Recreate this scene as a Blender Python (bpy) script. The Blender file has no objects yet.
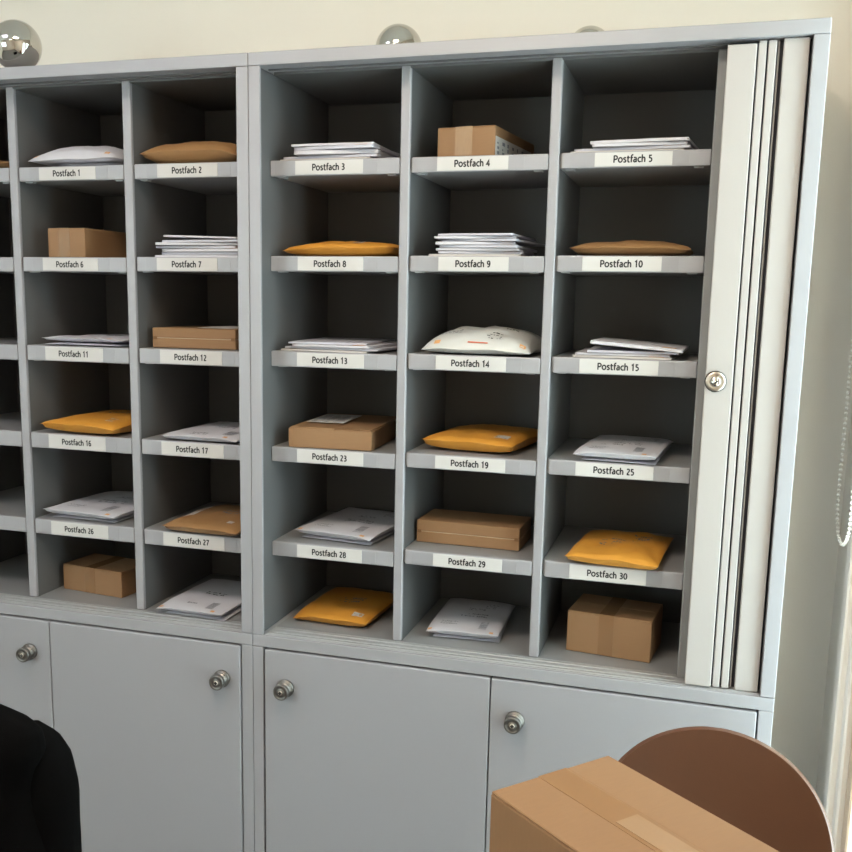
import bpy, bmesh, math, random
from mathutils import Vector, Matrix, noise
random.seed(7)
SC = bpy.context.scene
COL = SC.collection
PI = math.pi

# ------------------------------------------------------------------ materials
def srgb(r, g, b):
    f = lambda c: (c/255/12.92) if c/255 <= .04045 else ((c/255+.055)/1.055)**2.4
    return (f(r), f(g), f(b), 1)

def mat(name, col, rough=.5, metal=0., spec=.5, var=.0, vscale=30., bump=0., bscale=200., stretch=None, emit=None, coat=0.):
    m = bpy.data.materials.new(name); m.use_nodes = True
    nt = m.node_tree; b = nt.nodes['Principled BSDF']
    b.inputs['Base Color'].default_value = col
    b.inputs['Roughness'].default_value = rough
    b.inputs['Metallic'].default_value = metal
    b.inputs['Specular IOR Level'].default_value = spec
    b.inputs['Coat Weight'].default_value = coat
    if emit:
        b.inputs['Emission Color'].default_value = emit[0]; b.inputs['Emission Strength'].default_value = emit[1]
    if var or bump:
        tc = nt.nodes.new('ShaderNodeTexCoord')
        mp = nt.nodes.new('ShaderNodeMapping'); nt.links.new(tc.outputs['Object'], mp.inputs[0])
        if stretch: mp.inputs['Scale'].default_value = stretch
    if var:
        n = nt.nodes.new('ShaderNodeTexNoise'); n.inputs['Scale'].default_value = vscale; n.inputs['Detail'].default_value = 6
        nt.links.new(mp.outputs[0], n.inputs['Vector'])
        mx = nt.nodes.new('ShaderNodeMix'); mx.data_type = 'RGBA'
        lo = tuple(c*(1-var) for c in col[:3])+(1,); hi = tuple(min(1, c*(1+var)) for c in col[:3])+(1,)
        mx.inputs[6].default_value = lo; mx.inputs[7].default_value = hi
        nt.links.new(n.outputs['Fac'], mx.inputs[0]); nt.links.new(mx.outputs[2], b.inputs['Base Color'])
    if bump:
        n2 = nt.nodes.new('ShaderNodeTexNoise'); n2.inputs['Scale'].default_value = bscale; n2.inputs['Detail'].default_value = 4
        nt.links.new(mp.outputs[0], n2.inputs['Vector'])
        bp = nt.nodes.new('ShaderNodeBump'); bp.inputs['Strength'].default_value = bump; bp.inputs['Distance'].default_value = .002
        nt.links.new(n2.outputs['Fac'], bp.inputs['Height']); nt.links.new(bp.outputs[0], b.inputs['Normal'])
    return m

M = {}
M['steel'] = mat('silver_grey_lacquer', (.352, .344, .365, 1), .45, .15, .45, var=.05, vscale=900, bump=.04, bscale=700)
M['inner'] = mat('grey_lacquer_shaded_interior', (.118, .117, .118, 1), .5, .0, .4, var=.05, vscale=500, bump=.03, bscale=600)  # cabinet lacquer with a darkened colour, deepens the shade inside the compartments
M['plate'] = mat('grey_lacquer_shelf', (.27, .27, .275, 1), .45, .1, .5, var=.05, vscale=500)
M['shutter'] = mat('pale_shutter_plastic', (.425, .395, .382, 1), .42, .0, .4, var=.03, vscale=700, bump=.03, bscale=600)
M['shadowgap'] = mat('dark_track', (.05, .055, .07, 1), .6)
M['sill'] = mat('sill_track_metal', (.42, .42, .43, 1), .35, .3, .5)
M['chrome'] = mat('polished_chrome', (.56, .54, .51, 1), .03, 1.)
M['nickel'] = mat('brushed_nickel', (.21, .195, .18, 1), .38, 1., var=.1, vscale=300)
M['brass'] = mat('pale_nickel_face', (.62, .55, .48, 1), .3, 1.)
M['black'] = mat('keyhole_black', (.012, .011, .01, 1), .6)
M['paper'] = mat('label_paper', srgb(198, 195, 193), .6)
M['holder'] = mat('clear_label_holder', (.333, .325, .343, 1), .42, .15)
M['ink'] = mat('black_ink', (.012, .012, .014, 1), .6)
M['greyink'] = mat('grey_print', (.20, .20, .23, 1), .7)
M['orangeink'] = mat('orange_print', srgb(214, 160, 105), .6)
M['redink'] = mat('red_print', srgb(200, 95, 60), .6)
M['env'] = mat('white_envelope_paper', srgb(202, 200, 207), .6, var=.03, vscale=20, bump=.05, bscale=60)
M['env2'] = mat('cool_white_envelope_paper', srgb(190, 189, 200), .6, var=.03, vscale=20)
M['env3'] = mat('cream_white_envelope_paper', srgb(197, 191, 188), .6, var=.03, vscale=20)
M['yellow'] = mat('yellow_padded_paper', srgb(206, 142, 54), .5, var=.06, vscale=25, bump=.25, bscale=70)
M['kraft'] = mat('brown_padded_paper', srgb(154, 115, 75), .55, var=.07, vscale=25, bump=.25, bscale=60)
M['poly'] = mat('white_poly_film', srgb(196, 195, 192), .3, var=.06, vscale=20, bump=.5, bscale=35)
M['card'] = mat('brown_cardboard', srgb(143, 108, 75), .7, var=.06, vscale=40, bump=.05, bscale=120, stretch=(1, 1, 8))
M['carddark'] = mat('cardboard_cut_edge', srgb(122, 88, 56), .8)
M['cardlight'] = mat('cardboard_white_seam', srgb(180, 158, 134), .7)
M['tape'] = mat('clear_brown_tape', srgb(139, 105, 73), .22, coat=.3)
M['tapewhite'] = mat('clear_glossy_tape', srgb(160, 130, 101), .18, coat=.5, var=.1, vscale=40, stretch=(6, 1, 1))
M['bigcard'] = mat('tan_cardboard', srgb(140, 105, 73), .7, var=.06, vscale=45, bump=.05, bscale=130, stretch=(6, 1, 1))
M['bigtape'] = mat('tan_paper_tape', srgb(143, 107, 74), .35)
M['bigtape2'] = mat('light_clear_tape', srgb(158, 127, 98), .3, var=.05, vscale=30, stretch=(1, 8, 1))
M['leather'] = mat('brown_leather', srgb(92, 60, 43), .42, var=.12, vscale=14, bump=.12, bscale=420)
M['legs'] = mat('black_chair_metal', (.02, .02, .02, 1), .4, .6)
M['cloth'] = mat('black_wool', (.0025, .0025, .0027, 1), 1., 0, .05, bump=.3, bscale=900)
M['lining'] = mat('black_lining', (.006, .006, .007, 1), .55)
M['wall'] = mat('cream_wall_paint', srgb(239, 232, 221), .85, bump=.12, bscale=260)
M['ceil'] = mat('white_ceiling_paint', srgb(236, 234, 228), .9)
M['floor'] = mat('pale_grey_floor', (.22, .22, .22, 1), .8, var=.15, vscale=120)
M['trim'] = mat('white_window_frame', srgb(238, 230, 220), .45)
M['tanframe'] = mat('tan_frame_edge', srgb(205, 180, 155), .5)
M['bead'] = mat('pearl_chain_plastic', srgb(248, 244, 236), .25)
M['cord'] = mat('chain_cord', srgb(222, 214, 200), .5)
M['fabric'] = mat('pale_blind_fabric', srgb(214, 216, 210), .9)

def glass():
    m = bpy.data.materials.new('window_glass'); m.use_nodes = True
    nt = m.node_tree; nt.nodes.clear()
    o = nt.nodes.new('ShaderNodeOutputMaterial'); t = nt.nodes.new('ShaderNodeBsdfTransparent'); g = nt.nodes.new('ShaderNodeBsdfGlossy')
    g.inputs['Roughness'].default_value = .02; t.inputs['Color'].default_value = (.94, .97, .96, 1)
    mx = nt.nodes.new('ShaderNodeMixShader'); mx.inputs[0].default_value = .07
    nt.links.new(t.outputs[0], mx.inputs[1]); nt.links.new(g.outputs[0], mx.inputs[2]); nt.links.new(mx.outputs[0], o.inputs[0])
    return m
M['glass'] = glass()

# ------------------------------------------------------------------ mesh helpers
class MB:
    """collects shapes, then links them as one mesh object"""
    def __init__(s): s.v = []; s.f = []; s.m = []; s.sm = []
    def add(s, vs, fs, mi=0, smooth=False):
        o = len(s.v); s.v += [Vector(p) for p in vs]
        for f in fs: s.f.append([i+o for i in f]); s.m.append(mi); s.sm.append(smooth)
    def box(s, x0, x1, y0, y1, z0, z1, mi=0, bev=0., seg=1):
        if bev <= 0:
            vs = [(x, y, z) for x in (x0, x1) for y in (y0, y1) for z in (z0, z1)]
            s.add(vs, [(0, 1, 3, 2), (4, 6, 7, 5), (0, 4, 5, 1), (2, 3, 7, 6), (0, 2, 6, 4), (1, 5, 7, 3)], mi); return
        bm = bmesh.new()
        bmesh.ops.create_cube(bm, size=1)
        for v in bm.verts:
            v.co = Vector(((x0+x1)/2+v.co.x*(x1-x0), (y0+y1)/2+v.co.y*(y1-y0), (z0+z1)/2+v.co.z*(z1-z0)))
        bmesh.ops.bevel(bm, geom=bm.edges[:]+bm.verts[:], offset=bev, segments=seg, profile=.5, affect='EDGES')
        bm.verts.index_update()
        s.add([v.co.copy() for v in bm.verts], [[v.index for v in f.verts] for f in bm.faces], mi)
        bm.free()
    def grid(s, fn, nu, nv, mi=0, smooth=True, flip=False, close_u=False):
        vs = [fn(i/nu, j/nv) for j in range(nv+1) for i in range(nu+1)]
        fs = []
        for j in range(nv):
            for i in range(nu):
                a = j*(nu+1)+i; q = (a, a+1, a+nu+2, a+nu+1)
                fs.append(q[::-1] if flip else q)
        s.add(vs, fs, mi, smooth)
    def lathe(s, prof, axis_o, axis, n=32, mi=0, smooth=True):
        """prof: list of (radius, distance along axis)"""
        a = Vector(axis).normalized(); t = a.orthogonal().normalized(); b = a.cross(t); o = Vector(axis_o)
        vs = []; fs = []
        for r, d in prof:
            for k in range(n):
                an = 2*PI*k/n; vs.append(o+a*d+(t*math.cos(an)+b*math.sin(an))*r)
        for j in range(len(prof)-1):
            for k in range(n):
                k2 = (k+1) % n; fs.append((j*n+k, j*n+k2, (j+1)*n+k2, (j+1)*n+k))
        fs.append(list(range(n))[::-1]); fs.append([(len(prof)-1)*n+k for k in range(n)])
        s.add(vs, fs, mi, smooth)
    def tube(s, pts, r, n=10, mi=0):
        pts = [Vector(p) for p in pts]; vs = []; fs = []
        rr = r if isinstance(r, (list, tuple)) else [r]*len(pts)
        for i, p in enumerate(pts):
            d = (pts[min(i+1, len(pts)-1)]-pts[max(i-1, 0)]).normalized()
            t = d.orthogonal().normalized() if i == 0 else (t-d*t.dot(d)).normalized()
            b = d.cross(t)
            for k in range(n): vs.append(p+(t*math.cos(2*PI*k/n)+b*math.sin(2*PI*k/n))*rr[i])
        for j in range(len(pts)-1):
            for k in range(n):
                k2 = (k+1) % n; fs.append((j*n+k, j*n+k2, (j+1)*n+k2, (j+1)*n+k))
        fs.append(list(range(n))[::-1]); fs.append([(len(pts)-1)*n+k for k in range(n)])
        s.add(vs, fs, mi, True)
    def build(s, name, mats, parent=None, recalc=True):
        me = bpy.data.meshes.new(name)
        me.from_pydata([tuple(v) for v in s.v], [], s.f)
        for m in (mats if isinstance(mats, (list, tuple)) else [mats]): me.materials.append(m)
        me.polygons.foreach_set('material_index', s.m); me.polygons.foreach_set('use_smooth', s.sm)
        if recalc:
            bm = bmesh.new(); bm.from_mesh(me); bmesh.ops.recalc_face_normals(bm, faces=bm.faces[:]); bm.to_mesh(me); bm.free()
        me.update()
        o = bpy.data.objects.new(name, me); COL.objects.link(o)
        if parent: o.parent = parent
        return o

def tag(o, label, cat, group=None):
    o['label'] = label; o['category'] = cat
    if group: o['group'] = group
    return o
def thing(name, label, cat, loc=(0, 0, 0), rz=0., group=None):
    o = bpy.data.objects.new(name, None); COL.objects.link(o); o.empty_display_size = .05
    o.location = loc; o.rotation_euler = (0, 0, rz)
    return tag(o, label, cat, group)
def struct(o): o['kind'] = 'structure'; return o
def box_obj(name, m, parent, *a, bev=0., label=None):
    b = MB(); b.box(*a, bev=bev); o = b.build(name, m, parent)
    if label: o['label'] = label
    return o

# ------------------------------------------------------------------ camera (fitted to the cabinets, metres)
cam_d = bpy.data.cameras.new('camera'); cam = bpy.data.objects.new('camera', cam_d); COL.objects.link(cam)
yaw, pit, rol = math.radians(16.91457), math.radians(9.63154), math.radians(.97280)
F = Vector((-math.sin(yaw)*math.cos(pit), math.cos(yaw)*math.cos(pit), -math.sin(pit)))
r0 = Vector((math.cos(yaw), math.sin(yaw), 0)); u0 = r0.cross(F)
rr = r0*math.cos(rol)+u0*math.sin(rol); uu = -r0*math.sin(rol)+u0*math.cos(rol)
cam.matrix_world = Matrix(((rr.x, uu.x, -F.x, 1.01217), (rr.y, uu.y, -F.y, -2.11276), (rr.z, uu.z, -F.z, 1.41661), (0, 0, 0, 1)))
cam_d.sensor_width = 36; cam_d.lens = 36*988.898/852
cam_d.shift_x = (426-400.053)/852; cam_d.shift_y = (466.759-426)/852
cam_d.clip_start = .05
SC.camera = cam

# ------------------------------------------------------------------ room shell
ZF = -.12
YB, XR, XL, YF, ZC = .48, 1.36, -3.2, -3.6, 2.72
b = MB(); b.box(XL-.1, XR+.3, YF-.1, YB+.1, ZF-.1, ZF); struct(b.build('floor', M['floor']))
b = MB(); b.box(XL-.1, XR+.3, YF-.1, YB+.1, ZC, ZC+.1); struct(b.build('ceiling', M['ceil']))
b = MB(); b.box(XL-.1, XR+.3, YB, YB+.1, ZF, ZC); struct(b.build('wall_back', M['wall']))
b = MB(); b.box(XL-.1, XL, YF, YB, ZF, ZC); struct(b.build('wall_left', M['wall']))
WY0, WY1, WZ0, WZ1 = -.95, .16, -.04, 2.30          # tall window in the right wall
b = MB()
b.box(XR, XR+.28, WY1, YB, ZF, ZC); b.box(XR, XR+.28, YF, WY0, ZF, ZC)
b.box(XR, XR+.28, WY0, WY1, ZF, WZ0); b.box(XR, XR+.28, WY0, WY1, WZ1, ZC)
struct(b.build('wall_right', M['wall']))
FX0, FX1, FZ0, FZ1 = -2.8, -1.2, 1.0, 2.15          # window in the wall behind the photographer
b = MB()
b.box(XL-.1, FX0, YF-.1, YF, ZF, ZC); b.box(FX1, XR+.3, YF-.1, YF, ZF, ZC); b.box(FX0, FX1, YF-.1, YF, ZF, FZ0); b.box(FX0, FX1, YF-.1, YF, FZ1, ZC)
struct(b.build('wall_front', M['wall']))
# window 1: casing on the wall, frame and glass in the opening
b = MB()
b.box(XR-.018, XR, WY1-.005, WY1+.055, ZF, WZ1+.06, bev=.004); b.box(XR-.018, XR, WY0-.055, WY0+.005, ZF, WZ1+.06, bev=.004)
b.box(XR-.018, XR, WY0+.005, WY1-.005, WZ1-.005, WZ1+.06, bev=.004)
for y0, y1 in ((WY1-.05, WY1), (WY0, WY0+.05), ((WY0+WY1)/2-.05, (WY0+WY1)/2+.05)):
    b.box(XR-.004, XR+.07, y0, y1, WZ0, WZ1, bev=.005)
b.box(XR-.004, XR+.07, WY0+.05, WY1-.05, WZ0, WZ0+.08, bev=.005); b.box(XR-.004, XR+.07, WY0+.05, WY1-.05, WZ1-.08, WZ1, bev=.005)
w1 = struct(b.build('window_1', M['trim']))
for ya, yb_ in ((WY0+.055, (WY0+WY1)/2-.055), ((WY0+WY1)/2+.055, WY1-.055)):
    b = MB(); b.box(XR+.01, XR+.06, ya, ya+.06, WZ0+.085, WZ1-.085, bev=.004); b.box(XR+.01, XR+.06, yb_-.06, yb_, WZ0+.085, WZ1-.085, bev=.004)
    b.box(XR+.01, XR+.06, ya+.06, yb_-.06, WZ0+.085, WZ0+.15, bev=.004); b.box(XR+.01, XR+.06, ya+.06, yb_-.06, WZ1-.15, WZ1-.085, bev=.004); b.build('sash', M['tanframe'], w1)
b = MB(); b.box(XR+.032, XR+.038, WY0+.05, WY1-.05, WZ0+.06, WZ1-.06); b.build('glass_pane', M['glass'], w1)
b = MB()
for x0, x1 in ((FX0, FX0+.06), (FX1-.06, FX1), ((FX0+FX1)/2-.04, (FX0+FX1)/2+.04)): b.box(x0, x1, YF-.07, YF-.01, FZ0, FZ1, bev=.005)
b.box(FX0+.06, FX1-.06, YF-.07, YF-.01, FZ0, FZ0+.07); b.box(FX0+.06, FX1-.06, YF-.07, YF-.01, FZ1-.07, FZ1)
w2 = struct(b.build('window_2', M['trim']))
b = MB(); b.box(FX0+.05, FX1-.05, YF-.043, YF-.037, FZ0+.06, FZ1-.06); b.build('glass_pane', M['glass'], w2)
b = MB(); b.box(1.2, XR, YB-.012, YB, ZF, ZF+.06, bev=.003); b.box(XL, -1.2, YB-.012, YB, ZF, ZF+.06, bev=.003); struct(b.build('baseboard_back', M['trim']))

# ------------------------------------------------------------------ cabinets
ZTOP, ZT1, ZR0, ZR1 = 1.95, 1.9218, .6032, .5728
YD, YBK = .0711, .445                                # face of the dividers / back sheet
ZS = {0: [(1.6925, 1.7270), (1.4690, 1.5055), (1.2430, 1.2825), (1.0140, 1.0548), (.7820, .8219)],
      1: [(1.6923, 1.7269), (1.4700, 1.5061), (1.2439, 1.2830), (1.0148, 1.0550), (.7820, .8219)],
      2: [(1.6925, 1.7277), (1.4726, 1.5078), (1.2469, 1.2846), (1.0172, 1.0553), (.7820, .8209)],
      3: [(1.6922, 1.7275), (1.4760, 1.5114), (1.2528, 1.2893), (1.0219, 1.0582), (.7856, .8216)],
      4: [(1.6940, 1.7272), (1.4780, 1.5131), (1.2576, 1.2932), (1.0292, 1.0634), (.7961, .8307)],
      5: [(1.6956, 1.7282), (1.4802, 1.5147), (1.2619, 1.2970), (1.0348, 1.0690), (.7978, .8357)]}
CX = {0: (-1.003, -.6983), 1: (-.6748, -.3675), 2: (-.3441, -.0300), 3: (.0200, .3358), 4: (.3584, .6675), 5: (.6899, 1.000)}
NUM = {1: [1, 6, 11, 16, 26], 2: [2, 7, 12, 17, 27], 3: [3, 8, 13, 23, 28], 4: [4, 9, 14, 19, 29], 5: [5, 10, 15, 25, 30]}
LX = {3: [(.084, .249), (.090, .252), (.088, .256), (.088, .257), (.088, .256)], 4: [(.422, .581), (.430, .589), (.429, .591), (.433, .597), (.433, .598)],
      5: [(.765, .923), (.749, .914), (.753, .920), (.755, .923), (.752, .921)], 1: [(-.609, -.446), (-.609, -.448), (-.613, -.442), (-.614, -.443), (-.618, -.444)],
      2: [(-.275, -.114), (-.282, -.118), (-.279, -.109), (-.281, -.108), (-.282, -.109)]}

def arc(cx, cy, rx, ry, a0, a1, n=14):
    return [(cx+rx*math.cos(math.radians(a0+(a1-a0)*i/n)), cy+ry*math.sin(math.radians(a0+(a1-a0)*i/n))) for i in range(n+1)]
def smooth(p, n=5):
    out = []
    for i in range(len(p)-1):
        a, b, c, d = p[max(i-1, 0)], p[i], p[i+1], p[min(i+2, len(p)-1)]
        for k in range(n):
            t = k/n
            out.append(tuple(.5*(2*b[q]+(c[q]-a[q])*t+(2*a[q]-5*b[q]+4*c[q]-d[q])*t*t+(3*b[q]-a[q]-3*c[q]+d[q])*t**3) for q in (0, 1)))
    return out+[p[-1]]
SIX = [(.60, 1.22), (.40, 1.24), (.20, 1.05), (.11, .70), (.12, .35), (.22, .14), (.40, .09), (.57, .20), (.63, .42), (.55, .64), (.38, .72), (.21, .62), (.12, .44)]
GLYPH = {
 'P': (.86, [[(.1, 0), (.1, 1.38)], [(.1, 1.28)]+arc(.38, .95, .33, .33, 90, -90)+[(.1, .62)]]),
 'o': (.96, [arc(.46, .5, .36, .42, 0, 360, 24)]),
 's': (.74, [smooth([(.60, .84), (.42, .91), (.22, .86), (.16, .72), (.26, .58), (.46, .46), (.57, .31), (.52, .15), (.36, .085), (.10, .14)])]),
 't': (.64, [smooth([(.24, 1.27), (.24, .9), (.24, .35), (.30, .13), (.44, .085), (.58, .11)]), [(.02, .91), (.56, .91)]]),
 'f': (.60, [smooth([(.60, 1.39), (.44, 1.40), (.30, 1.30), (.25, 1.05), (.25, .5), (.25, 0)]), [(.03, .91), (.54, .91)]]),
 'a': (.84, [smooth([(.13, .84), (.32, .91), (.52, .85), (.60, .64), (.60, .3), (.60, 0)]), smooth([(.60, .54), (.36, .53), (.16, .42), (.12, .25), (.22, .10), (.40, .10), (.55, .21), (.60, .32)])]),
 'c': (.76, [arc(.45, .5, .35, .42, 52, 308, 22)]),
 'h': (.92, [[(.12, 0), (.12, 1.46)], smooth([(.12, .60), (.22, .82), (.40, .91), (.58, .83), (.64, .60), (.64, .3), (.64, 0)])]),
 ' ': (.42, []),
 '0': (.84, [arc(.40, .67, .30, .58, 0, 360, 24)]),
 '1': (.84, [[(.14, 1.06), (.43, 1.28), (.43, 0)]]),
 '2': (.84, [smooth([(.12, 1.14), (.26, 1.24), (.46, 1.23), (.60, 1.08), (.57, .86), (.40, .58), (.14, .12)]), [(.09, .10), (.69, .10)]]),
 '3': (.84, [smooth([(.12, 1.19), (.32, 1.25), (.53, 1.17), (.58, .98), (.48, .78), (.30, .70), (.50, .63), (.62, .42), (.55, .18), (.34, .09), (.10, .14)])]),
 '4': (.86, [[(.54, 0), (.54, 1.24), (.08, .42), (.77, .42)]]),
 '5': (.84, [[(.61, 1.24), (.20, 1.24), (.17, .72)], smooth([(.17, .72), (.36, .76), (.56, .66), (.63, .43), (.53, .19), (.33, .09), (.10, .14)])]),
 '6': (.84, [smooth(SIX)]),
 '7': (.82, [[(.08, 1.24), (.66, 1.24), (.27, 0)]]),
 '8': (.84, [arc(.40, .96, .24, .28, 0, 360, 20), arc(.40, .38, .29, .30, 0, 360, 20)]),
 '9': (.84, [smooth([(.75-x, 1.33-y) for x, y in SIX])]),
}
def text_mesh(body, width, x, y, z, unit):
    """letters drawn as flat strokes facing -y, centred at x, z"""
    tot = sum(GLYPH[c][0] for c in body); sx = width/tot; x0 = x-width/2; z0 = z-unit*.69
    vs, fs = [], []; hw = .136
    for ch in body:
        adv, paths = GLYPH[ch]
        for p in paths:
            closed = math.dist(p[0], p[-1]) < 1e-6
            nb = len(vs); n = len(p)
            for i in range(n):
                a = p[i-1] if i > 0 else (p[-2] if closed else None); c = p[i+1] if i < n-1 else (p[1] if closed else None)
                ds = []
                if a: ds.append(Vector((p[i][0]-a[0], p[i][1]-a[1])).normalized())
                if c: ds.append(Vector((c[0]-p[i][0], c[1]-p[i][1])).normalized())
                ns = [Vector((-d.y, d.x)) for d in ds]; m = sum(ns, Vector((0, 0))).normalized()
                k = hw/max(.45, m.dot(ns[0]))
                for sg in (-1, 1):
                    vs.append((x0+(p[i][0]+m.x*k*sg)*sx, y, z0+(p[i][1]+m.y*k*sg)*unit))
            for i in range(n-1): q = nb+2*i; fs.append((q, q+2, q+3, q+1))
        x0 += adv*sx
    return vs, fs

def shelf(parent, c, r):
    x0, x1 = CX[c]; z0, z1 = ZS[c][r]
    b = MB(); b.box(x0+(.0058 if c > 0 and c != 3 else .0008), x1-.0008, YD, YD+.012, z0, z1, bev=.0022, seg=2); b.box(x0+.0008, x1-.0008, YD+.010, YBK-.001, z0+.002, z1-.0004, mi=1)
    s = b.build('shelf', [M['steel'], M['plate']], parent)
    if c > 0:
        n = NUM[c][r]; a, e = LX[c][r]; zc = (z0+z1)/2; hh = (z1-z0)/2
        b = MB(); b.box(a-.052 if c > 2 else a-.03, e+.034, YD-.0006, YD+.001, zc-hh+.0035, zc+hh-.0035, bev=.0003); b.build('label_holder', M['holder'], s)
        b = MB(); b.box(a, e, YD-.0016, YD-.0002, zc-hh+.0022, zc+hh-.0022, bev=.0003)
        vs, fs = text_mesh('Postfach %d' % n, .0800 if n < 10 else .0885, (a+e)/2, YD-.0020, zc+.0005, .0107)
        b.add(vs, fs, 1)
        l = b.build('name_label', [M['paper'], M['ink']], s); l['label'] = 'white label reading Postfach %d' % n
    for xx in (x0+.012, x1-.034):
        b = MB(); b.box(xx, xx+.020, YD+.016, YD+.034, z0-.0022, z0+.003, bev=.0006); b.build('shelf_clip', M['sill'], s)
    return s

def lock_knob(parent, x, z):
    b = MB(); o = (x, -.004, z)
    b.lathe([(.0215, 0), (.0222, .002), (.0222, .007), (.0205, .009), (.0165, .0095), (.0165, .013), (.0195, .0135), (.0200, .0155), (.0195, .0180), (.0160, .0185), (.0160, .0225),
             (.0185, .0230), (.0196, .0250), (.0196, .0335), (.0186, .0352), (.0150, .0354), (.0145, .0346), (.0085, .0346), (.0080, .0354), (.0060, .0354), (.0, .0354)], o, (0, -1, 0), 40)
    b.lathe([(.0058, .0350), (.0058, .0366), (.0045, .0370), (0, .0370)], o, (0, -1, 0), 20, mi=1)
    b.box(x-.0016, x+.0016, -.0414, -.0405, z-.0045, z+.0045, mi=2); b.box(x-.0045, x+.0045, -.0413, -.0405, z-.0013, z+.0013, mi=2)
    k = b.build('lock_knob', [M['nickel'], M['brass'], M['black']], parent); k['label'] = 'round brushed nickel turning lock'
    return k

def door(parent, x0, x1, kx, kz):
    b = MB(); b.box(x0, x1, -.004, .018, ZF+.03, .5682, bev=.0022, seg=2)
    d = b.build('door', M['steel'], parent); lock_knob(d, kx, kz); return d

def cabinet(sgn, label, cols, divs, doors):
    """sgn +1: shutter on the right, 0..1.2; -1: mirrored"""
    root = thing('storage_cabinet', label, 'cabinet', (0, 0, 0))
    X = lambda a, c: (min(sgn*a, sgn*c), max(sgn*a, sgn*c))
    a, c = X(.0006, .0300 if sgn < 0 else .0280)
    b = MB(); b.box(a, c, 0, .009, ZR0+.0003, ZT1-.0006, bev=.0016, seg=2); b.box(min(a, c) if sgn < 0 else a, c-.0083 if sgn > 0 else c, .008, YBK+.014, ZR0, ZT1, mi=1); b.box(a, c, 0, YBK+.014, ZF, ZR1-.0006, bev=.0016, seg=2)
    b.build('side_panel', [M['steel'], M['inner']], root)
    a, c = X(1.1707, 1.2)
    b = MB(); b.box(a, c, 0, YBK+.014, ZR0+.0003, ZT1-.0006, bev=.0016, seg=2); b.box(a, c, 0, YBK+.014, ZF, ZR1-.0006, bev=.0016, seg=2)
    b.build('side_panel', M['steel'], root)
    a, c = X(.0006, 1.2)
    b = MB(); b.box(a, c, 0, YBK+.014, ZT1, ZTOP, bev=.0018, seg=2)
    b.box(a+.031, c-.031, .040, .046, ZT1-.003, ZT1+.002, mi=2)                     # shutter guide under the top
    b.box(a+.031, c-.031, .0715, YBK, ZT1-.006, ZT1+.001, mi=2)
    b.build('top_panel', [M['steel'], M['sill'], M['inner']], root)
    b = MB(); b.box(a, c, 0, YBK+.014, ZR1, ZR0-.0012, bev=.0018, seg=2)
    b.box(a+.031, c-.031, .007, .0706, ZR0-.002, ZR0-.0003, mi=1)
    for y, yw in ((.014, .004), (.030, .010), (.052, .005)): b.box(a+.031, c-.031, y, y+yw, ZR0-.0008, ZR0+.0012, mi=1, bev=.0006)   # running tracks
    b.box(a+.031, c-.031, .0712, YBK, ZR0-.002, ZR0, mi=2)
    b.build('bottom_rail', [M['steel'], M['sill'], M['plate']], root)
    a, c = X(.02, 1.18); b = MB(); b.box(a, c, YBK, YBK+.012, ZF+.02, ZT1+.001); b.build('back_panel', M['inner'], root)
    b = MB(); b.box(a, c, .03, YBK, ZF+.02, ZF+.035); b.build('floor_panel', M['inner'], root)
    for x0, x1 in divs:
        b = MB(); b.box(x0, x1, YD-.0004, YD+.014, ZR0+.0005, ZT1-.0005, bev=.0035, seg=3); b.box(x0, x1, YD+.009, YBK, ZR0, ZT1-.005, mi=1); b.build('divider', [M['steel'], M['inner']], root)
    a, c = X(1.000, 1.019)
    b = MB(); b.box(a, c, .05, .08, ZR0+.001, ZT1-.006, bev=.002); b.box(a, c, .078, YBK, ZR0+.001, ZT1-.006, mi=1); b.build('divider', [M['plate'], M['inner']], root)
    for col in cols:
        for r in range(5): shelf(root, col, r)
    for d in doors: door(root, *d)
    # roller shutter pushed open to the side
    sh = bpy.data.objects.new('roller_shutter', None); COL.objects.link(sh); sh.parent = root
    a, c = X(1.021, 1.170); b = MB(); b.box(a, c, .034, .05, ZR0+.0015, ZT1-.001); b.build('backing', M['shadowgap'], sh)
    sl = [(1.0166, 1.0708, .008, .020, ZR0+.004, ZT1-.009), (1.0738, 1.0886, .016, .030, ZR0+.0025, ZT1-.002), (1.0920, 1.1070, .016, .030, ZR0+.0025, ZT1-.002), (1.1093, 1.1128, .024, .033, ZR0+.0025, ZT1-.002),
          (1.1192, 1.1658, .014, .030, ZR0+.0025, ZT1-.001)]
    for x0, x1, y0, y1, z0, z1 in sl:
        a, c = X(x0, x1); b = MB(); b.box(a, c, y0, y1, z0, z1, bev=.0022, seg=2); b.build('slat', M['shutter'], sh)
    if sgn > 0:
        b = MB(); o = (1.0373, .008, 1.2614)
        b.lathe([(.0215, 0), (.0215, .003), (.0195, .005)], o, (0, -1, 0), 40, mi=2)
        b.lathe([(.0198, .0045), (.0195, .0055), (.0135, .0060), (.0125, .0052), (.0112, .0052)], o, (0, -1, 0), 40, mi=1)
        b.lathe([(.0112, .005), (.0108, .009), (.0085, .0115), (.0, .0122)], o, (0, -1, 0), 32, mi=0)
        b.add([(1.0373+x, -.0046, 1.2614+z) for x, z in ((-.005, -.003), (.003, .003), (.005, .001), (.0, -.0045))], [(0, 3, 2, 1)], 3)
        k = b.build('shutter_lock', [M['chrome'], M['brass'], M['legs'], M['black']], sh); k['label'] = 'round nickel cylinder lock on the shutter'
    return root

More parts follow.
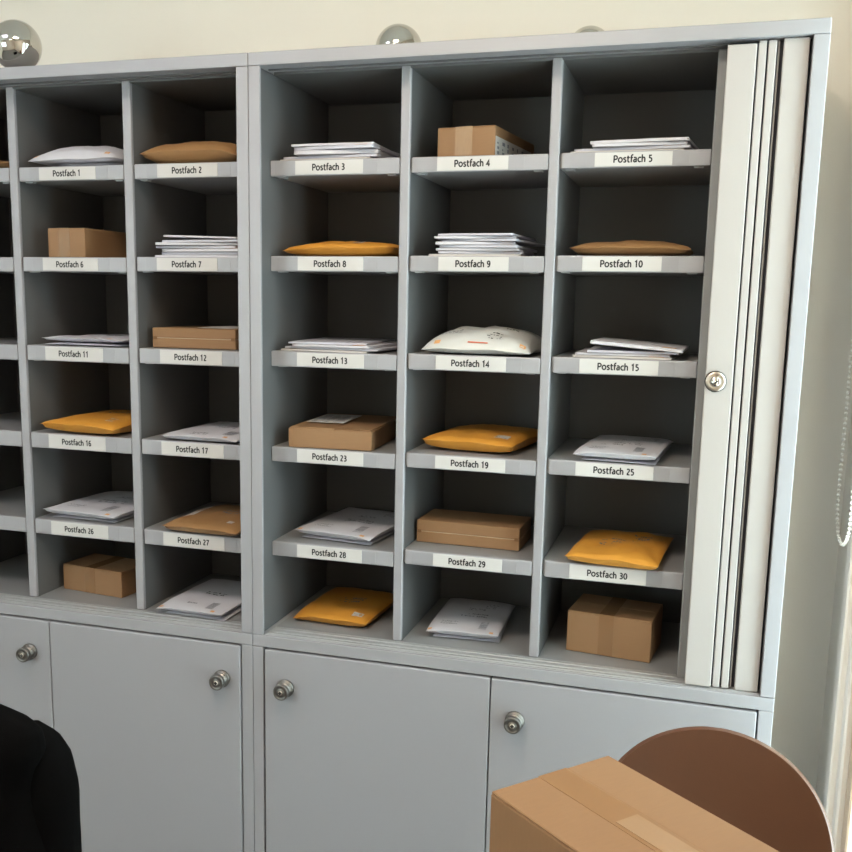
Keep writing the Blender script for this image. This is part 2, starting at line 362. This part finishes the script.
cabinet(1, 'grey steel pigeonhole cabinet on the right with open roller shutter at its right end', (3, 4, 5), ((.3358, .3584), (.6675, .6899)),
        ((.0335, .5935, .0899, .4774), (.5965, 1.1670, .6543, .4770)))
cabinet(-1, 'grey steel pigeonhole cabinet on the left, with Postfach 1 and Postfach 2 compartments', (0, 1, 2), ((-.6983, -.6748), (-.3675, -.3441)),
        ((-1.1670, -.5845, -.6440, .4804), (-.5815, -.0335, -.0815, .4798)))

# ------------------------------------------------------------------ mail: soft mailers and envelopes
class Pillow:
    """a filled flat bag: w along x, l along y (front edge at y=0), top height t, seam at height zs"""
    def __init__(s, w, l, t, zs, seed, full=.6, wr=.0, droop=.5, edge=.0004):
        s.edge = edge; s.w, s.l, s.t, s.zs, s.seed, s.full, s.wr, s.droop = w, l, t, zs, seed, full, wr, droop
    def f(s, u, v):
        g = lambda a: max(0., 1-abs(a)**2.4)**s.full
        return g(u)*g(v)
    def seam(s, u, v):
        e = max(abs(u), abs(v)); c = min(abs(u), abs(v))
        wob = s.wr*.5*math.sin(7*(u-v)+s.seed)*e
        return s.zs*(1-s.droop*(c**3)*e*(.5+.5*math.sin(s.seed*2.1+2*(u+.5*v))))+wob*.5
    def xy(s, u, v):
        # sides draw in a little where the bag is filled
        pin = .018*(s.t/.04)
        return (s.w/2*u*(1-pin*(1-v*v)), s.l/2+s.l/2*v*(1-pin*(1-u*u)))
    def top(s, u, v, off=0.):
        x, y = s.xy(u, v); f = s.f(u, v)
        n = noise.noise(Vector((u*2.2+s.seed*3.1, v*2.2, s.seed)))*s.wr*1.6*f+noise.noise(Vector((u*6+s.seed, v*6, 3.3)))*s.wr*.7*f**.5
        z0 = s.seam(u, v)
        return Vector((x, y, max(z0+(s.t-z0)*f+n, z0)+s.edge+off))
    def bot(s, u, v):
        x, y = s.xy(u, v); f = s.f(u, v)**.6
        return Vector((x, y, max(0, s.seam(u, v)*(1-min(1, 1.15*f))-(s.edge if s.edge > .001 else 0))))
    def mesh(s, b, n=22, mi=0):
        P = lambda fn: (lambda a, c: fn(ease(a), ease(c)))
        ease = lambda a: math.sin((a-.5)*PI)*.35+(2*a-1)*.65
        b.grid(P(s.top), n, n, mi); b.grid(P(s.bot), n, n, mi, flip=True)
        rim = lambda k: [(ease(i/n), -1) for i in range(n)]+[(1, ease(i/n)) for i in range(n)]+[(-ease(i/n), 1) for i in range(n)]+[(-1, -ease(i/n)) for i in range(n)]
        r = rim(0); vs = [s.top(*p) for p in r]+[s.bot(*p) for p in r]; k = len(r)
        b.add(vs, [(i, (i+1) % k, k+(i+1) % k, k+i) for i in range(k)], mi, True)
    def mark(s, b, u0, v0, u1, v1, mi=0, off=.0005):
        nu = max(1, int(abs(u1-u0)*8)); nv = max(1, int(abs(v1-v0)*8))
        b.grid(lambda a, c: s.top(u0+(u1-u0)*a, v0+(v1-v0)*c, off), nu, nv, mi, smooth=False)

def scribble(p, b, u0, v0, u1, v1, rows, mi=0, fill=.75, rnd=None, th=.45):
    """rows of short dashes standing for handwriting too small to read"""
    rnd = rnd or random
    dv = (v1-v0)/rows
    for i in range(rows):
        u = u0
        v = v0+dv*i
        while u < u1-.03:
            w = rnd.uniform(.02, .07)
            if rnd.random() < fill:
                h = dv*th*rnd.uniform(.5, 1.2); p.mark(b, u, v, min(u+w, u1), v+h, mi)
            u += w+.018

def place(o, fl, fr, z, tilt=0.):
    """front left / front right corner on the shelf"""
    a = math.atan2(fr[1]-fl[1], fr[0]-fl[0])
    o.location = ((fl[0]+fr[0])/2, (fl[1]+fr[1])/2, z); o.rotation_euler = (0, tilt, a)
    return o
def mailer(kind, label, fl, fr, l, t, zs, z, seed, marks=(), wr=.002, full=.6, tilt=0., droop=.5, group=None, edge=.0004):
    w = math.hypot(fr[0]-fl[0], fr[1]-fl[1]); p = Pillow(w, l, t, zs, seed, full, wr, droop, edge)
    b = MB(); p.mesh(b)
    nm = {'yellow': 'padded_mailer', 'kraft': 'padded_mailer', 'poly': 'poly_mailer'}.get(kind, 'envelope')
    o = b.build(nm, M[kind]); place(o, fl, fr, z, tilt)
    tag(o, label, 'padded envelope' if nm != 'envelope' else 'envelope', group)
    rnd = random.Random(seed*13+5)
    for k in marks:
        b = MB()
        if k[0] == 'stamp':
            p.mark(b, *k[1:5], 0); scribble(p, b, k[1]+.02, k[2]+.02, k[3]-.02, k[4], 4, 1, rnd=rnd)
            for i in range(len(b.v)): pass
            s_ = b.build('postage_stamp', [M['env3'], M['greyink']], o); s_['label'] = 'small pale postage sticker'
        elif k[0] == 'print':
            scribble(p, b, *k[1:6], 0, rnd=rnd); s_ = b.build('address_print', M[k[6] if len(k) > 6 else 'greyink'], o)
        elif k[0] == 'spot':
            p.mark(b, *k[1:5], 0); s_ = b.build('corner_print', M['orangeink'], o); s_['label'] = 'small orange mark in the corner'
        elif k[0] == 'patch':
            p.mark(b, *k[1:5], 0); s_ = b.build('sealing_strip', M[k[5]], o); s_['label'] = 'pale closing strip'
        elif k[0] == 'red':
            p.mark(b, *k[1:5], 0); s_ = b.build('red_print', M['redink'], o); s_['label'] = 'thin red printed line'
        elif k[0] == 'bar':
            for i in range(9):
                v = k[2]+(k[4]-k[2])*i/9; p.mark(b, k[1], v, k[3], v+(k[4]-k[2])/9*rnd.uniform(.3, .7), 0)
            s_ = b.build('barcode_print', M['greyink'], o)
    return o

Z = lambda c, r: ZR0 if r == 5 else ZS[c][r][1]
PRN = (('print', -.72, -.66, -.25, -.46, 3), ('print', -.3, -.15, .45, .12, 2), ('print', -.2, .28, .3, .42, 2), ('bar', .38, -.76, .60, -.36), ('print', .25, .45, .7, .72, 3))
ROW = ['top row', 'second row', 'third row', 'fourth row', 'fifth row', 'bottom row']
COLN = {0: 'cut off column at the left edge', 1: 'first labelled column', 2: 'second labelled column', 3: 'third labelled column', 4: 'fourth labelled column', 5: 'fifth labelled column'}
def where(c, r):
    return '%s, %s' % (ROW[r], COLN[c]) if r == 5 or c == 0 else 'on the Postfach %d shelf, %s, %s' % (NUM[c][r], ROW[r], COLN[c])
GY, GK, GE = 'yellow padded mailers in the pigeonholes', 'brown padded mailers in the pigeonholes', 'large white envelopes in the pigeonholes'
def mail(kind, desc, c, r, fl, fr, l, t, zs, seed, marks=(), dz=.0008, **k):
    g = {'yellow': GY, 'kraft': GK, 'env': GE, 'env2': GE}.get(kind)
    return mailer(kind, desc+' '+where(c, r) if r < 5 and c else desc+', '+where(c, r), fl, fr, l, t, zs, Z(c, r)+dz, seed, marks, group=g, **k)
def under(c, r, fl, fr, l, seed, h=.009, desc='lower white envelope'):
    """a second envelope lying almost flush under the printed one"""
    return mail('env2', desc, c, r, (fl[0]+.014, fl[1]+.008), (fr[0]-.006, fr[1]+.010), l, h*.8, h*.45, seed, wr=.0006, full=.35, edge=.0009)
SP = lambda u: ('spot', u, -.96, u+.11, -.885)
# --- left cabinet
mail('env2', 'thin lower envelope', 1, 0, (-.560, .090), (-.388, .088), .26, .010, .005, 1)
mail('env', 'puffy white envelope', 1, 0, (-.655, .090), (-.400, .086), .26, .052, .008, 2, (SP(-.93), SP(.72)), dz=.012, full=.5, wr=.003)
mail('kraft', 'brown padded mailer', 2, 0, (-.336, .092), (-.075, .090), .26, .064, .031, 3, (('print', .1, -.6, .5, -.3, 2, 'ink'),), wr=.004, full=.55)
mail('env', 'upper white envelope', 1, 2, (-.636, .088), (-.396, .080), .30, .012, .009, 4, (SP(.6), ('print', -.3, -.2, .4, .2, 2)), dz=.0105, full=.35)
under(1, 2, (-.640, .080), (-.396, .072), .29, 5, .0085)
mail('yellow', 'yellow padded mailer', 1, 3, (-.640, .072), (-.412, .054), .31, .040, .026, 6, (('stamp', .48, -.70, .68, -.5), ('print', -.25, .1, .3, .4, 3)), wr=.003, full=.4, droop=.35)
mail('env', 'printed white envelope', 1, 4, (-.656, .088), (-.428, .072), .30, .018, .015, 7, PRN+(SP(.7),), dz=.0095, wr=.0015, full=.35)
under(1, 4, (-.648, .092), (-.430, .078), .29, 8)
mail('env', 'printed white envelope', 2, 3, (-.284, .072), (-.074, .066), .30, .020, .013, 9, (('print', -.35, -.85, .1, -.65, 2), ('print', -.25, -.1, .3, .25, 3), ('bar', .45, -.75, .72, -.4), SP(.62)), wr=.0015, full=.4)
mail('kraft', 'brown padded mailer with pale flap', 2, 4, (-.277, .056), (-.066, .048), .28, .030, .019, 10, (('stamp', .5, -.68, .66, -.54), ('patch', -.97, -.35, -.76, .6, 'env3'), ('print', -.1, .0, .35, .3, 2)), wr=.003, full=.4)
mail('env', 'printed upper white envelope', 2, 5, (-.298, .052), (-.108, .044), .285, .015, .012, 11, (('print', -.35, -.66, .0, -.52, 1), ('print', -.3, -.05, .35, .15, 2, 'ink'), ('bar', .35, -.82, .58, -.48), SP(.62), SP(-.95)), dz=.0095, wr=.0015, full=.35)
under(2, 5, (-.290, .054), (-.098, .044), .29, 12)
mail('kraft', 'brown padded mailer tip', 0, 0, (-.965, .10), (-.714, .098), .24, .030, .020, 13)
# --- right cabinet
mail('yellow', 'yellow padded mailer', 3, 1, (.036, .105), (.318, .094), .22, .036, .021, 14, (('stamp', .12, -.66, .34, -.42),), wr=.004, full=.45)
mail('env', 'printed upper white envelope', 3, 4, (.062, .114), (.268, .088), .30, .018, .015, 15, PRN+(SP(-.95), SP(.7)), dz=.0095, wr=.0015, full=.35)
under(3, 4, (.064, .116), (.272, .092), .30, 16)
mail('yellow', 'yellow padded mailer', 3, 5, (.058, .114), (.256, .104), .27, .030, .020, 17, (('stamp', .50, -.80, .78, -.64), ('print', -.25, -.1, .4, .3, 3, 'greyink')), wr=.003, full=.4)
mail('poly', 'bulging white plastic mailer', 4, 2, (.388, .090), (.642, .078), .26, .062, .012, 18, (('print', .16, -.86, .44, -.62, 4, 'ink'), ('print', .42, -.35, .7, -.15, 2, 'ink'), ('print', -.75, -.7, -.35, -.4, 4), ('red', -.15, -.965, .22, -.95), SP(-.78), SP(.80)), wr=.005, full=.5)
mail('yellow', 'yellow padded mailer', 4, 3, (.383, .128), (.606, .098), .29, .040, .026, 19, (('stamp', .47, -.72, .78, -.50),), wr=.003, full=.38, droop=.3)
mail('env', 'printed upper white envelope', 4, 5, (.408, .112), (.585, .116), .27, .018, .015, 20, PRN+(SP(.74), SP(-.97)), dz=.0095, wr=.0015, full=.35)
under(4, 5, (.410, .114), (.592, .122), .275, 21)
mail('kraft', 'brown padded mailer with pointed ends', 5, 1, (.716, .100), (.970, .096), .24, .036, .018, 22, wr=.003)
mail('env', 'printed upper white envelope', 5, 3, (.748, .066), (.928, .050), .31, .018, .014, 23, PRN+(SP(.64), ('print', -.6, -.3, .0, -.2, 1, 'ink')), dz=.0085, wr=.0015, full=.35)
under(5, 3, (.752, .070), (.932, .056), .31, 24, .008)
mail('yellow', 'crumpled yellow padded mailer', 5, 4, (.742, .052), (.946, .034), .28, .034, .021, 25, (('print', -.45, -.25, .1, .1, 3, 'greyink'), ('print', .2, .2, .6, .6, 3)), wr=.005, full=.42)

ORD = ['topmost', 'second', 'third', 'fourth', 'fifth', 'sixth', 'seventh', 'eighth', 'ninth']
def stack(n_box, c, r, items, l=.23):
    """items listed from the bottom: (x0, x1, y front, thickness, material, tilt)"""
    z = Z(c, r)+.0003; n = len(items)
    for i, it in enumerate(items):
        x0, x1, y, t, mk = it[:5]; tilt = it[5] if len(it) > 5 else 0.; dz = it[6] if len(it) > 6 else 0.
        k = n-1-i
        pos = 'bottom white envelope' if i == 0 else 'topmost white envelope' if k == 0 else ORD[k]+' white envelope from top'
        lab = '%s of the Postfach %d stack, %s, %s' % (pos, n_box, ROW[r], COLN[c])
        dy = random.uniform(-.012, .012)
        mk_ = (('spot', .55, -.98, .85, -.8),) if (i+n_box) % 3 == 0 else ()
        mailer(mk, lab, (x0, y-dy), (x1, y+dy), l, t*.6, t*.45, z+dz, 40+n_box*10+i, mk_, wr=.0003, full=.35, tilt=tilt, droop=.25, edge=t*.42, group='white envelopes stacked on the Postfach %d shelf' % n_box)
        z += t+.0004
stack(3, 3, 0, [(.034, .258, .094, .006, 'env3'), (.038, .274, .100, .007, 'env2'), (.074, .276, .090, .010, 'env'), (.070, .268, .086, .008, 'env2'), (.066, .266, .090, .006, 'env')], .24)
stack(5, 5, 0, [(.710, .945, .094, .006, 'env3'), (.716, .956, .098, .006, 'env2'), (.756, .950, .090, .007, 'env'), (.750, .952, .090, .007, 'env')], .2)
stack(7, 2, 1, [(-.302, -.060, .094, .0065, 'env'), (-.290, -.068, .098, .0065, 'env2'), (-.285, -.058, .092, .008, 'env'), (-.300, -.082, .096, .0065, 'env2'), (-.292, -.052, .090, .007, 'env'), (-.284, -.070, .092, .006, 'env2'), (-.280, -.078, .094, .005, 'env', .03, .004)], .24)
stack(9, 4, 1, [(.402, .610, .090, .0055, 'env3'), (.424, .612, .098, .006, 'env2'), (.418, .606, .092, .006, 'env'), (.426, .604, .088, .006, 'env2'), (.420, .596, .090, .0075, 'env'), (.428, .602, .092, .005, 'env2'), (.416, .598, .090, .006, 'env'), (.422, .594, .086, .0055, 'env2')], .23)
stack(13, 3, 2, [(.034, .256, .090, .005, 'env3'), (.042, .282, .096, .0055, 'env2'), (.066, .262, .088, .006, 'env'), (.058, .250, .096, .005, 'env2')], .3)
stack(15, 5, 2, [(.734, .945, .088, .005, 'env3'), (.740, .942, .094, .005, 'env'), (.766, .960, .092, .006, 'env2'), (.772, .968, .082, .008, 'env', .075, .006)], .24)

# ------------------------------------------------------------------ cardboard boxes
def carton(label, fl, fr, d, h, z, kind='plain', seed=0, group='brown cardboard boxes in the pigeonholes'):
    w = math.hypot(fr[0]-fl[0], fr[1]-fl[1])
    root = thing('cardboard_box', label, 'box', group=group); place(root, fl, fr, z)
    x0, x1 = -w/2, w/2
    b = MB()
    if kind == 'seam':
        hm = h*.50
        b.box(x0, x1, 0, d, .0004, hm-.0008, bev=.0012); b.box(x0+.0015, x1-.0015, .0015, d-.0015, hm-.0012, hm+.0012, mi=1); b.box(x0, x1, 0, d, hm+.0008, h, bev=.0012)
        for xx in (x0+.002, x1-.012): b.box(xx, xx+.010, -.0006, .002, hm-.004, hm+.004, mi=2, bev=.0004)
        b.build('box_body', [M['card'], M['cardlight'], M['carddark']], root)
    elif kind == 'lid':
        b.box(x0, x1, 0, d, .0004, h-.003, bev=.0014); b.build('box_body', M['card'], root)
        b = MB(); b.box(x0+.003, x1-.003, .004, d, h-.003, h, bev=.0008)
        b.box(-.030, .010, -.0008, .012, h-.008, h+.0006, bev=.0006)
        b.box(x0+.05, x0+.09, d*.35, d*.8, h, h+.004, bev=.0008)
        b.box(x0+.085, -.030, .0055, .0075, h-.001, h+.0004, mi=1); b.box(.012, x1-.03, .003, .006, h-.001, h+.0004, mi=1)
        b.build('lid', [M['card'], M['carddark']], root)
        b = MB(); b.box(x0+.02, x0+.115, d*.25, d*.25+.17, h+.0042, h+.0050)
        rnd = random.Random(3)
        for i in range(7):
            y = d*.25+.012+i*.02
            for q in range(3): 
                xa = x0+.028+q*.028; b.box(xa, xa+rnd.uniform(.01, .024), y, y+rnd.uniform(.003, .008), h+.0050, h+.0054, mi=1)
        s_ = b.build('shipping_label', [M['paper'], M['greyink']], root); s_['label'] = 'white printed slip on top of the box'
    else:
        b.box(x0, x1, 0, d, .0004, h-.003, bev=.0014)
        b.box(x0+.0005, x1-.0005, .0005, d/2-.0007, h-.0032, h, bev=.0009); b.box(x0+.0005, x1-.0005, d/2+.0007, d-.0005, h-.0032, h, bev=.0009)
        b.build('box_body', M['card'], root)
        b = MB(); tx = -.006 if kind == 'plain' else x0+w*.46; tw = .017 if kind == 'plain' else .020
        b.box(tx-tw, tx+tw, -.0005, .0006, h*.08 if kind == 'label' else h*.02, h+.0004); b.box(tx-tw, tx+tw, -.0005, d+.0005, h-.0002, h+.0005)
        s_ = b.build('packing_tape', M['tapewhite'] if kind == 'label' else M['tape'], root)
        if kind == 'label':
            b = MB(); b.box(x1-.0004, x1+.0006, .004, .27, .002, h-.022)
            rnd = random.Random(5)
            for i in range(3):
                for q in range(7):
                    y = .014+q*.036; zz = .007+i*.011; b.box(x1+.0006, x1+.0010, y, y+rnd.uniform(.006, .018), zz, zz+rnd.uniform(.003, .008), mi=1)
            s_ = b.build('shipping_label', [M['paper'], M['greyink']], root); s_['label'] = 'white shipping label on the side'
    return root
def case(desc, c, r, fl, fr, d, h, kind):
    return carton(desc+' '+where(c, r) if r < 5 else desc+', '+where(c, r), fl, fr, d, h, Z(c, r)+.0005, kind)
case('brown cardboard box', 1, 1, (-.613, .100), (-.501, .096), .26, .073, 'plain')
case('brown cardboard box with shipping label', 4, 0, (.411, .110), (.545, .094), .30, .066, 'label')
case('flat seamed brown box', 2, 2, (-.324, .112), (-.096, .118), .22, .050, 'seam')
case('lidded brown box with white slip', 3, 3, (.064, .074), (.272, .086), .30, .050, 'lid')
case('long brown box with white seam', 4, 4, (.367, .158), (.622, .150), .14, .055, 'seam')
case('brown cardboard box', 1, 5, (-.655, .163), (-.454, .138), .13, .072, 'plain')
case('brown cardboard box', 5, 5, (.744, .144), (.938, .120), .15, .099, 'plain')
mailer('env3', 'thin white letter lying on the flat seamed brown box, Postfach 12 shelf', (-.21, .135), (-.115, .137), .16, .003, .001, Z(2, 2)+.0512, 33, wr=.0004)

# ------------------------------------------------------------------ chrome balls on top
for lab, x, y, rad in (('large chrome ball on the cabinet top at the far left', -.640, .046, .0592), ('chrome ball on the cabinet top above the Postfach 3 and 4 compartments', .264, .279, .0566), ('chrome ball on the cabinet top above the Postfach 5 compartment, barely showing', .707, .362, .0518)):
    b = MB(); n = 48
    b.lathe([(rad*math.sin(PI*i/n), -rad*math.cos(PI*i/n)) for i in range(1, n)], (x, y, ZTOP+rad), (0, 0, 1), 64)
    tag(b.build('chrome_ball', M['chrome']), lab, 'decorative ball', 'chrome balls on the cabinet top')

# ------------------------------------------------------------------ chair with parcel
CHX, CHY = 1.065, -.70
ch = thing('shell_chair', 'brown leather shell chair in front of the right cabinet, carrying a parcel', 'chair', (CHX, CHY, 0), math.radians(0))
def shell_pt(a, c):
    """a across 0..1, c from seat front (0) to back top (1)"""
    u = 2*a-1
    if c < .4:                      # seat
        k = c/.4
        return Vector((.20*(1-.22*(1-k)**4)*u, -.46+.44*k, .430-.02*(1-k)**4))
    k = math.sin((c-.4)/.6*PI/2)    # back
    hw = .197*max(.004, 1-k**3.6)**.5*(1-.25*(1-k)**1.2)
    y = -.02+.05*(1-(1-k)**2)-.045*abs(u*hw/.2)**2
    return Vector((hw*u, y, 0.430+.371*k))
b = MB(); b.grid(shell_pt, 36, 70)
sh = b.build('shell', M['leather'], ch)
md = sh.modifiers.new('thickness', 'SOLIDIFY'); md.thickness = .011; md.offset = 1
md = sh.modifiers.new('round', 'BEVEL'); md.width = .005; md.segments = 4; md.limit_method = 'ANGLE'; md.angle_limit = math.radians(50)
for sx in (-1, 1):
    for y0, y1 in ((-.36, -.44), (-.08, .0)):
        b = MB(); b.tube([(sx*.13, y0, .405), (sx*.20, y1, ZF+.001)], [.012, .009], 12); b.build('leg', M['legs'], ch)
b = MB(); b.tube([(-.13, -.36, .405), (.13, -.36, .405)], .009, 10); b.tube([(-.13, -.08, .405), (.13, -.08, .405)], .009, 10)
b.build('seat_frame', M['legs'], ch)

ang = math.radians(-41)
BOXZ = .4315; BH = .80-BOXZ
pb = thing('parcel_box', 'large tan cardboard box taped along its middle, standing on the brown chair', 'box', (0, 0, 0))
bw, bl = .203, .40              # A-B edge, long edge
B0 = Vector((.921, -.800, 0)); dl = Vector((math.cos(ang), math.sin(ang), 0)); dw = Vector((-math.sin(ang), math.cos(ang), 0))
ctr = B0+dl*bl/2-dw*bw/2
pb.location = (ctr.x, ctr.y, BOXZ); pb.rotation_euler = (0, 0, ang)
b = MB(); b.box(-bl/2, bl/2, -bw/2, bw/2, .001, BH-.004, bev=.002, seg=2)
b.box(-bl/2+.0006, bl/2-.0006, -bw/2+.0006, -.0008, BH-.0044, BH, bev=.0014); b.box(-bl/2+.0006, bl/2-.0006, .0008, bw/2-.0006, BH-.0044, BH, bev=.0014)
b.build('box_body', M['bigcard'], pb)
b = MB(); b.box(-bl/2+.0005, bl/2-.0005, -.024, .024, BH-.0002, BH+.0004); b.box(-bl/2-.0004, -bl/2+.001, -.024, .024, BH-.05, BH-.0016); b.build('packing_tape', M['bigtape'], pb)
b = MB(); b.box(-bl/2+.138, bl/2+.0008, -.018, .018, BH+.0004, BH+.0009); s_ = b.build('packing_tape', M['bigtape2'], pb); s_['label'] = 'shorter lighter strip of clear tape'

# ------------------------------------------------------------------ jacket over a chair back, bottom left
JX, JY = .036, -1.125
oc = thing('office_chair', 'black chair hidden under the draped jacket at the lower left corner', 'chair', (JX, JY, 0))
b = MB(); b.box(-.15, .15, -.012, .012, .53, .85, bev=.010, seg=3); b.build('backrest', M['legs'], oc)
b = MB(); b.box(-.20, .20, -.50, -.09, .43, .47, bev=.015, seg=3); b.build('seat', M['legs'], oc)
for sx in (-.17, .17):
    for yy in (-.12, -.47):
        b = MB(); b.tube([(sx, yy, .435), (sx*1.08, yy, ZF+.001)], .012, 12); b.build('leg', M['legs'], oc)
b = MB()
for sx in (-.12, .12): b.tube([(sx, .0, .56), (sx, -.005, .44), (sx, -.03, .40), (sx, -.12, .42)], .010)
b.build('back_bracket', M['legs'], oc)

jk = thing('jacket', 'black jacket draped over a chair back at the lower left corner', 'jacket', (JX, JY, 0))
def lerp_tab(tab, x):
    for (a, p), (c, q) in zip(tab, tab[1:]):
        if x <= c: return p+(q-p)*(x-a)/(c-a)
    return tab[-1][1]
HW = [(0, .236), (.30, .228), (.50, .216), (.62, .206), (.74, .199), (.80, .202), (.845, .209), (.90, .207), (.93, .195), (.965, .150), (1, .07)]
def jacket_body(a, c):
    """closed ring a around, c from hem (0) to collar (1)"""
    th = 2*PI*a; ct, st = math.cos(th), math.sin(th)
    z = .49+.420*c; hw = lerp_tab(HW, c)
    dp = (.078-.025*c)*(1 if c < .8 else max(.25, 1-((c-.8)/.2)**2*.75))
    f = noise.noise(Vector((ct*2.2, st*2.2, c*1.2)))*.008*(1.1-c)+.004*math.sin(9*th+2*c)*(1-c)
    sq = lambda t, p: math.copysign(abs(t)**p, t)
    return Vector((hw*sq(ct, .85)+f*ct, dp*sq(st, .75)+f*st, z))
b = MB(); b.grid(jacket_body, 80, 60)
b.add([jacket_body(i/80, 1) for i in range(80)], [list(range(80))], 0, True)
b.build('jacket_body', M['cloth'], jk)
SL = [(0, .008), (.06, .026), (.14, .036), (.3, .040), (1, .034)]
for sx in (-1, 1):
    b = MB()
    def sleeve(a, c, sx=sx):
        th = 2*PI*a; z = .867-.335*c
        cx = sx*(lerp_tab([(0, .176), (.10, .184), (.25, .191), (.5, .192), (1, .190)], c)); r = lerp_tab(SL, c)
        f = .003*math.sin(3*th+8*c)*c
        return Vector((cx+(r+f)*math.cos(th), .030+(r*1.15+f)*math.sin(th), z))
    b.grid(sleeve, 36, 44); b.add([sleeve(i/36, 1) for i in range(36)], [list(range(36))], 0, True); b.add([sleeve(i/36, 0) for i in range(36)], [list(range(36))], 0, True)
    b.build('sleeve', M['cloth'], jk)

# ------------------------------------------------------------------ roller blind with bead chain at the window
bl_ = thing('roller_blind', 'rolled up window blind with a white bead chain hanging beside the cabinet', 'blind', (0, 0, 0))
b = MB(); b.lathe([(.03, 0), (.03, .98)], (XR-.055, .345, 2.42), (0, -1, 0), 32); b.box(XR-.056, XR-.054, -.62, .30, 2.34, 2.42); b.build('blind_fabric', M['fabric'], bl_)
b = MB(); b.box(XR-.10, XR, .346, .356, 2.36, 2.48, bev=.002); b.box(XR-.10, XR, -.650, -.640, 2.36, 2.48, bev=.002); b.build('bracket', M['trim'], bl_)
pts = []
yb, xb, zb = .298, XR-.032, .905
n = 122
for i in range(n): pts.append(Vector((xb-.003, yb, 2.40-(2.40-zb-.075)*i/(n-1))))
for i in range(1, 22):
    a = PI*i/22; pts.append(Vector((xb-.003, yb-.105+.105*math.cos(a), zb+.075-.075*math.sin(a))))
for i in range(n): pts.append(Vector((xb-.003, yb-.210, zb+.075+(2.40-zb-.075)*i/(n-1))))
b = MB()
for p in pts:
    rad = .0042; b.lathe([(rad*math.sin(PI*i/5), -rad*math.cos(PI*i/5)) for i in range(1, 5)], p, (0, 0, 1), 7, 0)
b.tube(pts[::2], .0008, 5, 1)
c_ = b.build('bead_chain', [M['bead'], M['cord']], bl_); c_['label'] = 'white bead pull chain ending in a loop'

# ------------------------------------------------------------------ ceiling lamps and daylight
LW = srgb(255, 237, 213); LC = srgb(226, 230, 255); LN = srgb(255, 246, 234)
def lamp(label, x, y, w, d, col, st):
    t = thing('ceiling_lamp', label, 'ceiling lamp', (x, y, ZC), group='ceiling lamps')
    b = MB()
    for a in ((-w/2-.03, w/2+.03, -d/2-.03, -d/2), (-w/2-.03, w/2+.03, d/2, d/2+.03), (-w/2-.03, -w/2, -d/2, d/2), (w/2, w/2+.03, -d/2, d/2)): b.box(*a, -.05, 0, bev=.003)
    b.build('lamp_frame', M['trim'], t)
    b = MB(); b.box(-w/2, w/2, -d/2, d/2, -.042, -.03)
    b.build('diffuser', mat('lamp_diffuser', (.9, .9, .9, 1), .5, emit=(col, st)), t)
lamp('square lamp panel on the ceiling before the right cabinet', .33, -1.30, .60, .60, LW, 26)
lamp('square lamp panel on the ceiling before the left cabinet', -1.0, -1.35, .60, .60, LC, 10)
lamp('square lamp panel on the ceiling behind the viewer', .0, -2.8, .60, .60, LN, 7)

w = bpy.data.worlds.new('daylight'); SC.world = w; w.use_nodes = True
bg = w.node_tree.nodes['Background']; bg.inputs[0].default_value = (.79, .95, 1.0, 1); bg.inputs[1].default_value = 11.5

SC.view_settings.view_transform = 'Standard'; SC.view_settings.look = 'None'; SC.view_settings.gamma = 1; SC.view_settings.use_curve_mapping = False
SC.view_settings.exposure = -0.06
SC.cycles.max_bounces = 10; SC.cycles.diffuse_bounces = 6; SC.cycles.use_denoising = True; SC.cycles.sample_clamp_indirect = 6
